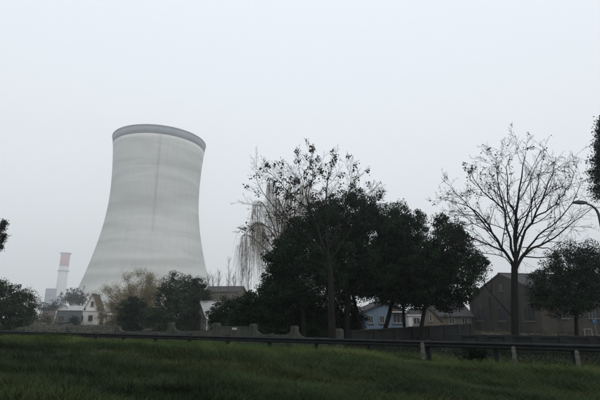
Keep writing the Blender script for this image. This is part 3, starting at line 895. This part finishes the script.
def bare_trees():
    # ---- big bare tree on the right
    rng = np.random.default_rng(77)
    Y = 22.0
    b = np.array(gx(515.5, Y))
    root = thing("bare_tree", b, "large bare tree with fine spreading twigs before the brick warehouse", "tree")
    tr = pxline([(515.5, 352), (515, 325), (514.5, 300), (514.5, 268)], Y, rng, 0)
    lines = [(smooth_line(tr, 12), np.array([.23, .19, .175, .17, .165, .16, .158, .155, .155, .15, .15, .15]), 10)]
    trunk = [(P - b, r, k) for P, r, k in lines]
    link("trunk", tube_mesh("trunk", trunk), BARK_D, root)
    limbs = [([(514, 272), (505, 252), (495, 238), (487, 222), (470, 207), (441, 198)], .10),
             ([(514.5, 270), (516, 245), (516, 222), (519, 195), (523, 168), (526, 152)], .12),
             ([(515, 272), (524, 255), (536, 247), (551, 240), (570, 225), (594, 206)], .11),
             ([(516, 262), (523, 238), (534, 218), (544, 196), (551, 176), (556, 158)], .09),
             ([(514.5, 258), (508, 232), (503, 208), (498, 182), (496, 158)], .085),
             ([(515, 248), (517, 222), (508, 198), (507, 174), (510, 154)], .07),
             ([(505, 252), (490, 246), (472, 238), (452, 234), (440, 222)], .06),
             ([(495, 238), (480, 218), (462, 200), (448, 184)], .05),
             ([(514, 270), (506, 259), (492, 254), (474, 251), (455, 246)], .035),
             ([(516, 245), (528, 215), (536, 188), (541, 164)], .06),
             ([(524, 255), (537, 236), (556, 222), (574, 200), (582, 178)], .065),
             ([(503, 208), (488, 196), (476, 182), (468, 168)], .05),
             ([(534, 218), (553, 206), (568, 188), (574, 172)], .05),
             ([(536, 247), (558, 252), (574, 262), (583, 258)], .035)]
    lines, tips = [], []
    for pts, r in limbs:
        P = smooth_line(pxline(pts, Y, rng, 1.3), 12) - b
        P[1:-1] += rng.normal(0, .03, (10, 3))
        ramify(rng, lines, tips, P, r * .8, .009, 0, (10, 6, 4), .41, .75, .15, .028, .18, .0055)
    # a dead low shoot on the left of the trunk
    for pts in ([(514, 319), (502, 305), (491, 293), (483, 283)], [(491, 293), (492, 285), (491, 277)], [(486, 287), (484, 280), (484, 273)]):
        P = smooth_line(pxline(pts, Y, rng, 0), 8) - b
        lines.append((P, np.linspace(.035, .010, 8), 5))
    link("branches", tube_mesh("branches", lines), BARK_D, root)
    tips = np.array(tips)
    w = np.exp(-((tips[:, 0] + 1.4) / 1.6) ** 2) + .22
    sel = tips[rng.choice(len(tips), 300, replace=False, p=w / w.sum())]
    C = leaf_tufts(rng, sel, 3, .05)
    o = link("leaves", leaf_mesh("leaves", rng, C, .10, aspect=.7, droop=1.0), LEAF_R, root); o['kind'] = 'stuff'

    # ---- tree with withered leaf clusters in front of the grove
    rng = np.random.default_rng(78)
    Y = 21.0
    b = np.array(gx(333, Y))
    root = thing("bare_tree", b, "leaning bare tree with clustered withered leaves in front of the dark grove", "tree")
    tr = smooth_line(pxline([(332.5, 352), (332, 325), (331, 300), (330.5, 272), (327, 252)], Y, rng, 0), 12)
    link("trunk", tube_mesh("trunk", [(tr - b, np.linspace(.185, .10, 12) * np.r_[1.2, 1.05, np.ones(10)], 10)]), BARK_G, root)
    limbs = [([(327, 254), (318, 232), (310, 212), (304, 190), (298, 165)], .075),
             ([(328, 256), (328, 232), (326, 208), (327, 186), (329, 166)], .08),
             ([(327, 258), (312, 240), (298, 228), (282, 214), (266, 196), (256, 178)], .06),
             ([(328, 250), (338, 226), (346, 204), (350, 186), (352, 172)], .06),
             ([(330, 262), (346, 238), (358, 218), (366, 202), (371, 192)], .055),
             ([(312, 240), (295, 238), (276, 232), (258, 222), (247, 232)], .035),
             ([(310, 212), (292, 196), (278, 180), (264, 168)], .04),
             ([(358, 218), (367, 208), (376, 200), (383, 197)], .03),
             ([(318, 232), (308, 205), (311, 180), (316, 158)], .045)]
    lines, tips = [], []
    for pts, r in limbs:
        P = smooth_line(pxline(pts, Y, rng, .9), 11) - b
        P[1:-1] += rng.normal(0, .03, (9, 3))
        ramify(rng, lines, tips, P, r * .75, .009, 0, (12, 7, 5), .40, .70, .13, .04, .25, .0042)
    lines.append((smooth_line(pxline([(331, 300), (336, 293), (338, 288)], Y, rng, .1), 6) - b, np.linspace(.02, .008, 6), 4))
    link("branches", tube_mesh("branches", lines), mat("pale_brown_bark", (.017, .016, .013), (.010, .0095, .008), 5), root)
    tips = np.array(tips)
    hi = tips[:, 2] > 4.6
    tp = tips[hi]
    w = np.exp(-((tp[:, 0] + 1.1) / 1.5) ** 2) + .15
    sel = tp[rng.choice(len(tp), 150, replace=False, p=w / w.sum())]
    C = leaf_tufts(rng, sel, 13, .085, .05)
    o = link("leaves", leaf_mesh("leaves", rng, C, .115, aspect=.7, droop=.8), LEAF_R, root); o['kind'] = 'stuff'
bare_trees()

def willow():
    rng = np.random.default_rng(55)
    Y = 42.0
    b = np.array(gx(278, Y))
    root = thing("weeping_willow", b, "bare weeping willow with pale hanging strands left of the dark grove", "tree")
    tr = smooth_line(pxline([(279, 335), (279, 300), (278, 262), (280, 240)], Y, rng, 0), 10) - b
    link("trunk", tube_mesh("trunk", [(tr, np.linspace(.28, .17, 10), 8)]), BARK_P, root)
    limbs = [[(280, 245), (272, 222), (264, 205), (258, 202), (254, 212)], [(280, 245), (283, 215), (288, 190), (294, 178)],
             [(280, 245), (276, 210), (276, 188), (271, 178), (268, 186)], [(279, 262), (262, 246), (250, 236), (243, 236), (241, 246)], [(280, 242), (296, 212), (306, 195), (312, 200)],
             [(280, 245), (270, 230), (259, 222), (252, 226)], [(279, 255), (266, 238), (262, 226), (256, 222)], [(279, 250), (285, 225), (281, 205), (276, 198)],
             [(280, 244), (290, 205), (300, 188), (308, 186)]]
    lines, strands = [], []
    for pts in limbs:
        P = smooth_line(pxline(pts, Y, rng, 1.2), 14) - b
        lines.append((P, np.linspace(.08, .015, 14), 5))
        for k in range(38):
            t = rng.integers(4, 14)
            s0 = P[t] + rng.normal(0, .05, 3)
            d = rng.normal(0, 1, 3); d[2] = abs(d[2]) * .3
            L1 = .35 + .5 * rng.random()
            A = wander(rng, s0, d, L1, 3, .2, -.25)
            lines.append((A, np.linspace(.014, .008, 4), 3))
            for q in range(4):
                L2 = 1.6 + 3.4 * rng.random()
                s1 = A[rng.integers(1, 4)]
                L2 = min(L2, s1[2] - .8)
                n = 7
                z = np.linspace(0, 1, n)
                D = np.stack([np.cumsum(rng.normal(0, .035, n)) + z * rng.normal(0, .12), np.cumsum(rng.normal(0, .035, n)), -z * L2], -1)
                D[0] = 0
                strands.append((s1 + D, np.linspace(.0075, .0045, n), 3))
    link("branches", tube_mesh("branches", lines), BARK_P, root)
    o = link("hanging_twigs", tube_mesh("hanging_twigs", strands), mat("willow_twigs", (.20, .18, .135), (.15, .135, .105), 2), root); o['kind'] = 'stuff'
willow()

def twiggy(name, label, px, Y, crown, seed, n_leaf, leaf, bark, lm, group=None, limbs=7, height=None, rtr=.15, spread=.9, nums=(7, 5, 3), cat="tree"):
    """winter tree: fans of fine twigs and a thin scatter of leaves. crown: pixel ellipses"""
    rng = np.random.default_rng(seed)
    b = np.array(gx(px, Y))
    root = thing(name, b, label, cat, group)
    lines, tips = [], []
    L = np.array([lobe(*c) for c in crown]); L[:, :3] -= b
    lowz = max((L[:, 2] - L[:, 5]).min(), .6)
    tr = wander(rng, (0, 0, -.1), (0, 0, 1), lowz + .8, 6, .04, .1)
    link("trunk", tube_mesh("trunk", [(tr, np.linspace(rtr, rtr * .7, 7), 7)]), bark, root)
    for l in L:
        for k in range(limbs):
            d = rng.normal(0, 1, 3); d[2] = abs(d[2]) * 1.1; d /= np.linalg.norm(d)
            e = l[:3] + d * l[3:] * .85
            s0 = tr[-1] if k else tr[-2]
            P = smooth_line([s0, s0 * .5 + (l[:3] * .6 + e * .4) * .5, e], 8)
            ramify(rng, lines, tips, P, rtr * .45, .012, 0, nums, .34, .6, .12, .05, .3, .009)
    link("branches", tube_mesh("branches", lines), bark, root)
    if n_leaf:
        tips = np.array(tips)
        c = tips[rng.integers(0, len(tips), n_leaf)] + rng.normal(0, 1, (n_leaf, 3)) * spread * .4
        c = c[c[:, 2] > .1]
        o = link("leaves", leaf_mesh("leaves", rng, c, leaf, aspect=.6), lm, root); o['kind'] = 'stuff'
    return root

def winter_trees():
    twiggy("tan_winter_tree", "bushy tan winter tree of fine twigs before the cooling tower's foot", 138, 82,
           [(116, 302, 82, 17, 24), (130, 296, 82, 16, 25), (145, 293, 82, 14, 24), (156, 300, 82, 12, 22), (112, 316, 82, 15, 12), (130, 314, 82, 20, 14), (148, 314, 82, 16, 14)], 61, 60000, .135, BARK_P, LEAF_T, rtr=.2, nums=(6, 4, 3))
    twiggy("hazy_bare_tree", "hazy grey bare tree behind the white house roof", 82, 190, [(82, 298, 190, 10, 10), (75, 301, 190, 8, 8)], 62, 1500, .5, BARK_P, LEAF_H, group="hazy trees below the cooling tower", nums=(6, 4), rtr=.3)
    twiggy("hazy_bare_tree", "hazy grey bare tree between the chimney foot and the white house", 68, 230, [(66, 299, 230, 9, 8), (74, 297, 230, 7, 8)], 63, 2200, .6, BARK_P, LEAF_H, group="hazy trees below the cooling tower", nums=(6, 4), rtr=.35)
    twiggy("hazy_bare_tree", "pinkish bare tree top right of the left-hand bush", 30, 120, [(27, 298, 120, 9, 10), (36, 304, 120, 7, 8)], 64, 700, .25, mat("pinkish_bark", (.17, .13, .115)), LEAF_H, nums=(6, 5, 2), rtr=.2)
    twiggy("hazy_bare_tree", "low hazy scrub in front of the power station block", 47, 170, [(47, 309, 170, 10, 7), (56, 307, 170, 8, 7)], 65, 1500, .45, BARK_P, LEAF_H, nums=(6, 3), rtr=.2, cat="shrub")
    twiggy("scrub_bush", "brown scrub beside the left-hand bush, above the rail", 36, 70, [(36, 318, 70, 9, 8), (46, 322, 70, 9, 5)], 66, 1500, .18, BARK_P, mat("brown_scrub_leaves", (.085, .08, .05), (.06, .06, .04), 1, tint=True), nums=(5, 3), rtr=.08, cat="shrub")
    twiggy("scrub_bush", "small dark bush against the left wall of the white house", 74, 98, [(74, 324, 98, 5, 6)], 67, 1500, .22, BARK_D, LEAF_D, nums=(5, 3), rtr=.08, cat="shrub")
    twiggy("scrub_bush", "brown-green scrub under the tan winter tree", 112, 66, [(112, 323, 66, 12, 5), (124, 322, 66, 8, 5)], 68, 1800, .18, BARK_P, mat("brown_scrub_leaves", (.085, .08, .05)), nums=(5, 3), rtr=.08, cat="shrub")
    # slender poplars right of the cooling tower
    rng = np.random.default_rng(91)
    where = ["leftmost thin bare poplar, touching the cooling tower's right edge", "second thin bare poplar from the cooling tower", "third thin bare poplar from the cooling tower",
             "tallest thin bare poplar above the tan house", "thin bare poplar above the tan house's right gable", "thin bare poplar just right of the tan house", "thin bare poplar left of the willow's strands"]
    for i, (px, py, Y) in enumerate([(208.5, 274, 94), (213, 277, 92), (219, 272, 95), (228.5, 259, 90), (234, 277, 93), (243, 265, 88), (248.5, 271, 91)]):
        b = np.array(gx(px - 1.0, Y))
        root = thing("bare_poplar", b, where[i], "tree", "thin bare poplars right of the cooling tower")
        top = np.array(at(px, py, Y)) - b
        P = smooth_line([(0, 0, -.1), top * .5 + rng.normal(0, .1, 3) * np.array([1, 1, 0]), top], 12)
        link("trunk", tube_mesh("trunk", [(P, np.linspace(.12, .016, 12), 6)]), BARK_P, root)
        lines = []
        for k in range(30):
            t = rng.random() * .6 + .36
            x = t * 11; j = min(int(x), 10); s0 = P[j] + (P[j + 1] - P[j]) * (x - j)
            a = rng.random() * 6.283
            d = (math.cos(a) * .55, math.sin(a) * .55, 1)
            A = wander(rng, s0, d, (3.6 - 2.4 * t) * (.5 + .8 * rng.random()), 4, .08, .12)
            lines.append((A, np.linspace(.026, .012, 5), 3))
            for q in range(3):
                lines.append((wander(rng, A[1 + q], (rng.normal(0, .5), rng.normal(0, .5), 1), .5 + .3 * rng.random(), 3, .1, .1), np.linspace(.014, .010, 4), 3))
        link("branches", tube_mesh("branches", lines), BARK_P, root)
winter_trees()

def field_scrub():
    rng = np.random.default_rng(301)
    C, cols = [], 0
    n = 2600
    Yv = 26 + 95 * rng.random(n) ** 1.4
    pxv = -40 + 700 * rng.random(n)
    for Y, px in zip(Yv, pxv):
        p = np.array(gx(px, Y))
        k = .10 + .0035 * Y
        q = rng.normal(0, 1, (26, 3)) * np.array([k * 2.2, k * 1.6, k * .8])
        q[:, 2] = np.abs(q[:, 2])
        C.append(p + q)
    C_far = np.concatenate(C); C = []
    for k in range(3400):
        x, y = rail_xy(-22 + 44 * rng.random(), -1.2 - 8.0 * rng.random())
        k_ = .06 + .06 * rng.random()
        q = rng.normal(0, 1, (26, 3)) * np.array([k_ * 2.4, k_ * 2.0, k_ * 1.5])
        q[:, 2] = np.abs(q[:, 2]) + .1 * rng.random()
        C.append(np.array([x, y, 0.02]) + q)
    m = mat("field_weeds", (.032, .034, .019), (.018, .023, .012), .4, rough=.8, tint=True, c3=(.055, .046, .028))
    o = link("field_weeds", leaf_mesh("field_weeds", rng, C_far, .16, aspect=.28, jitter=.4, warm=.15, per=26), m)
    tag(o, "low tangled weeds and dead grass covering the field beyond the parapet", "weeds", kind='stuff')
    m = mat("ditch_weeds", (.014, .020, .010), (.007, .011, .006), .8, rough=.8, tint=True)
    o = link("ditch_weeds", leaf_mesh("ditch_weeds", rng, np.concatenate(C), .085, aspect=.28, jitter=.4, warm=.05, per=26), m)
    tag(o, "dark green weeds in the ditch between the guard rail and the low walls", "weeds", kind='stuff')
field_scrub()

# ------------------------------------------------------------------ parapet wall with scalloped panels
def parapet():
    root = thing("parapet_wall", (*rail_xy(-8, -6.2), 0), "low grey concrete parapet with square posts and scalloped panels behind the guard rail", "wall")
    O = Vector(root.location)
    m = mat("mossy_concrete", (.065, .070, .058), (.030, .036, .028), 2.6, stretch=(1, 1, .4), bump=.6, c3=(.080, .080, .066))
    posts = [(20, 327.5), (69, 327), (118, 326.0), (171, 322.5), (217, 323), (253.5, 324), (295, 326.0), (339, 329)]
    def on_line(px):
        # where pixel column px crosses the wall line
        best = None
        for t in np.linspace(-40, 10, 1501):
            x, y = rail_xy(t, -6.2)
            e = abs(gx(px, y, .8).x - x)
            if best is None or e < best[0]: best = (e, t, x, y)
        return best[1:]
    PT = []
    ang = math.atan2(RD[1], RD[0])
    for px, py in posts:
        t, x, y = on_line(px)
        PT.append((t, x, y, zt(py, y)))
    pw = .36
    for (t, x, y, z) in PT:
        b = MB()
        b.box((0, 0, z / 2 - .02), (pw, pw, z - .04), bevel=.035)
        b.box((0, 0, z - .02), (pw - .09, pw - .09, .07), bevel=.025)
        o = b.build("post", m, root); o.location = (x - O.x, y - O.y, 0); o.rotation_euler.z = ang
    for i in range(len(PT) - 1):
        a, c = PT[i], PT[i + 1]
        L = c[0] - a[0] - pw - .004
        flat = (i == 4)
        mx, my = (a[1] + c[1]) / 2, (a[2] + c[2]) / 2
        za, zc = a[3], c[3]
        lowz = (za + zc) / 2 - (.16 if flat else .50)
        top = []
        n = 18
        for k in range(n + 1):
            u = k / n
            if flat: z = lowz
            else:
                d = min(u, 1 - u) * L
                z = lowz + .22 * max(0, 1 - d / .45) ** 2.0
            top.append((-L / 2 + L * u, z))
        o = MB().prism([(-L / 2, 0), (L / 2, 0)] + top[::-1], 'y', -.09, .09).build("panel", m, root)
        o.location = (mx - O.x, my - O.y, 0); o.rotation_euler.z = ang
        if flat:
            pl = MB().box((.05, -.105, lowz - .13), (.34, .03, .12), bevel=.008).build("plaque", mat("pale_plaque", (.42, .40, .36)), root)
            pl.location = o.location; pl.rotation_euler.z = ang
            fr = MB()
            fr.box((0, -.1, lowz - .05), (L - .1, .022, .05)).box((0, -.1, .18), (L - .1, .022, .05))
            f = fr.build("panel_moulding", m, root); f.location = o.location; f.rotation_euler.z = ang
parapet()

# ------------------------------------------------------------------ boundary walls on the right
def wall_run(name, label, P0, P1, z0, z1, n, m, cap, thick=.22, pil=True):
    root = thing(name, (P0[0], P0[1], 0), label, "wall", rz=math.atan2(P1[1] - P0[1], P1[0] - P0[0]))
    L = math.hypot(P1[0] - P0[0], P1[1] - P0[1])
    s = L / n
    for i in range(n):
        za = z0 + (z1 - z0) * i / n; zb = z0 + (z1 - z0) * (i + 1) / n
        x0, x1 = i * s + .20, (i + 1) * s - .20
        MB().prism([(x0, 0), (x1, 0), (x1, zb - .10), (x0, za - .10)], 'y', -thick / 2, thick / 2).build("wall_panel", m, root)
        MB().prism([(x0, za - .098), (x1, zb - .098), (x1, zb), (x0, za)], 'y', -thick / 2 - .06, thick / 2 + .06).build("coping", cap, root)
    for i in range(n + 1):
        z = z0 + (z1 - z0) * i / n
        MB().box((i * s, 0, (z + .02) / 2), (.396, thick + .14, z + .02)).build("pier", m, root)
    return root

def walls():
    m = mat("stained_dark_render", (.024, .026, .025), (.009, .011, .011), 1.1, stretch=(1.6, 1.6, .25), bump=.3, c3=(.018, .021, .019))
    cap = mat("dark_coping", (.020, .022, .021), (.012, .014, .014), 2)
    wall_run("boundary_wall", "long stained dark wall in front of the blue and tan houses", gx(352, 27.0), gx(471, 37.5), zt(330.5, 27.0), zt(323.5, 37.5), 7, m, cap)
    wall_run("boundary_wall", "low dark wall in front of the brick warehouse and bare tree", gx(458, 22.5), gx(625, 20.5), zt(334.5, 22.5), zt(336.5, 20.5), 6, m, cap)
    # iron gate with ring ornament between the two walls
    Y = 36.0
    p = gx(472, Y)
    root = thing("iron_gate", (p.x, Y, 0), "dark iron gate with ring ornament at the end of the long wall", "gate")
    mi = mat("wrought_iron", (.03, .03, .03), None, 4, rough=.6)
    zt_ = zt(319, Y)
    for x in (-.32, .32):
        MB().box((x, 0, zt_ / 2), (.05, .05, zt_)).build("upright", mi, root)
    for z in (.25, zt_ - .1):
        MB().box((0, 0, z), (.585, .04, .04)).build("rail", mi, root)
    ring = [(np.array([[.22 * math.cos(a), 0, zt_ - .48 + .30 * math.sin(a)] for a in np.linspace(0, 2 * math.pi, 21)]), np.full(21, .022), 5)]
    link("ring_ornament", tube_mesh("ring_ornament", ring), mi, root)
    for x in (-.2, -.1, 0, .1, .2):
        MB().box((x, 0, .27 + (zt_ - 1.15) / 2), (.022, .022, zt_ - 1.1)).build("bar", mi, root)
walls()

# ------------------------------------------------------------------ guard rail and markers
def guard_rail():
    root = thing("guard_rail", (*rail_xy(0, 0), 0), "dark steel guard rail running the whole width along the grass bank", "guard rail")
    O = Vector(root.location)
    ang = math.atan2(RD[1], RD[0])
    m = mat("dark_weathered_steel", (.018, .021, .022), (.010, .012, .013), 3, rough=.8, spec=.1)
    zc = .80
    prof = [(0.0, -.155), (.03, -.15), (.075, -.11), (.08, -.07), (.03, -.03), (.02, 0), (.03, .03), (.08, .07), (.075, .11), (.03, .15), (0, .155)]
    outer = [(-y, z + 0) for y, z in prof]
    inner = [(-y + .012, z) for y, z in prof[::-1]]
    poly = [(a, b * .62) for a, b in outer + inner]
    sec = 4.0
    first = None
    for k in range(-9, 6):
        if first is None:
            first = MB().prism(poly, 'x', 0.002, sec - .002).build("rail_beam", m, root); o = first
        else:
            o = first.copy(); COL.objects.link(o); o.parent = root
        x, y = rail_xy(k * sec)
        o.location = (x - O.x, y - O.y, zc); o.rotation_euler.z = ang
    post = None
    for k in range(-18, 12):
        x, y = rail_xy(k * 2.0 + .6, -.16)
        if post is None:
            b = MB(); b.box((0, 0, .45), (.11, .14, .95)).box((0, .11, .82), (.09, .08, .2)); post = b.build("rail_post", m, root); o = post
            b = None
        else:
            o = post.copy(); COL.objects.link(o); o.parent = root
        o.location = (x - O.x, y - O.y, 0); o.rotation_euler.z = ang + math.pi
guard_rail()

def markers():
    mw = mat("weathered_white_stone", (.12, .118, .105), (.05, .05, .045), 9, bump=.3)
    labs = ["small pale marker stone in the grass left of the round verge bush", "pale marker stone directly below the large bare tree's trunk", "rightmost pale marker stone in the grass by the right edge"]
    for i, (px, y0, y1, Y) in enumerate([(422.8, 343.5, 351, 14.1), (514.3, 347.5, 356.5, 12.9), (578.3, 351.5, 363, 12.2)]):
        p = at(px, y1, Y); h = at(px, y0, Y).z - p.z
        root = thing("marker_stone", (p.x, p.y, p.z - .25), labs[i], "marker stone", "marker stones along the guard rail", rz=R(-28))
        MB().box((0, 0, (h + .25) / 2), (.10, .09, h + .25), bevel=.015).build("stone", mw, root)
        MB().box((0, 0, h + .25 + .012), (.08, .07, .03), bevel=.01).build("cap", mw, root)
markers()

# ------------------------------------------------------------------ street lamp and roadside bits
def lamp():
    Y = 18.0
    b = gx(627, Y)
    root = thing("street_lamp", (b.x, Y, 0), "dark street lamp with curved arm and flat head at the right edge", "street lamp")
    m = mat("lamp_pole_paint", (.05, .055, .06), (.04, .044, .048), 3, rough=.5, spec=.3)
    k = lambda px, py: np.array(at(px, py, Y)) - np.array([b.x, Y, 0])
    P = smooth_line([(0, 0, 0), (0.0, 0, 2.4), k(602.5, 232), k(598, 213), k(592, 206), k(585, 203.3)], 26)
    link("pole", tube_mesh("pole", [(P, np.linspace(.085, .030, 26), 10)]), m, root)
    MB().box((0, 0, .2), (.3, .3, .4), bevel=.03).build("base", m, root)
    h0, h1 = k(586, 203.2), k(573.5, 201.6)
    c = (h0 + h1) / 2
    L = np.linalg.norm(h1 - h0)
    lm = MB()
    lm.prism([(-L / 2, -.03), (-L / 2 + .05, -.055), (L / 2 - .12, -.05), (L / 2, -.025), (L / 2, .03), (L / 2 - .15, .055), (-L / 2 + .12, .05), (-L / 2, .0)], 'y', -.11, .11)
    o = lm.build("lamp_head", m, root); o.location = c; o.rotation_euler.y = math.atan2(-(h0[2] - h1[2]), h0[0] - h1[0])
    MB().box((-.06, 0, -.06), (L * .55, .15, .02)).build("lens", mat("lamp_lens", (.35, .36, .37), None, 3, rough=.2), o)
lamp()

def roadside_bits():
    Y = 25.5
    p = gx(598.5, Y)
    root = thing("blue_sign", (p.x, Y, 0), "small blue sign on a post at the right edge below the broadleaf tree", "sign")
    z = zt(321.5, Y)
    MB().box((0, 0, z / 2), (.06, .06, z)).build("post", mat("sign_post_steel", (.12, .12, .12)), root)
    MB().box((0, -.05, z), (.24, .03, .24), bevel=.01).build("plate", mat("sign_blue", (.015, .09, .17), (.015, .07, .14), 3, rough=.4), root)
    MB().box((-.05, -.07, z + .02), (.05, .01, .04)).build("mark", mat("sign_white", (.6, .6, .6)), root)
    Y = 26.0
    p = gx(590.5, Y)
    root = thing("barrier_frame", (p.x, Y, 0), "small pale hoop barrier behind the low wall left of the blue sign", "barrier")
    zz = zt(328.5, Y)
    mb = mat("barrier_white", (.20, .20, .19), (.14, .14, .135), 4)
    for x in (-.2, .2):
        MB().box((x, 0, zz / 2), (.05, .05, zz)).build("leg", mb, root)
    MB().box((0, 0, zz - .03), (.345, .045, .05)).build("crossbar", mb, root)
    MB().box((0, 0, zz * .6), (.345, .04, .05)).build("crossbar", mb, root)
roadside_bits()

# ------------------------------------------------------------------ haze
hm = bpy.data.materials.new("winter_haze"); hm.use_nodes = True
t = hm.node_tree; t.nodes.clear()
o_ = t.nodes.new("ShaderNodeOutputMaterial"); pv = t.nodes.new("ShaderNodeVolumePrincipled")
pv.inputs['Color'].default_value = (.93, .95, .98, 1)
pv.inputs['Density'].default_value = 0.0007
pv.inputs['Anisotropy'].default_value = 0.65
t.links.new(pv.outputs[0], o_.inputs['Volume'])
hz = MB().box((0, 0, 105.0), (3000, 3000, 212.0)).build("haze", hm)
tag(hz, "pale winter haze filling the air over the whole scene", "haze", kind='stuff')
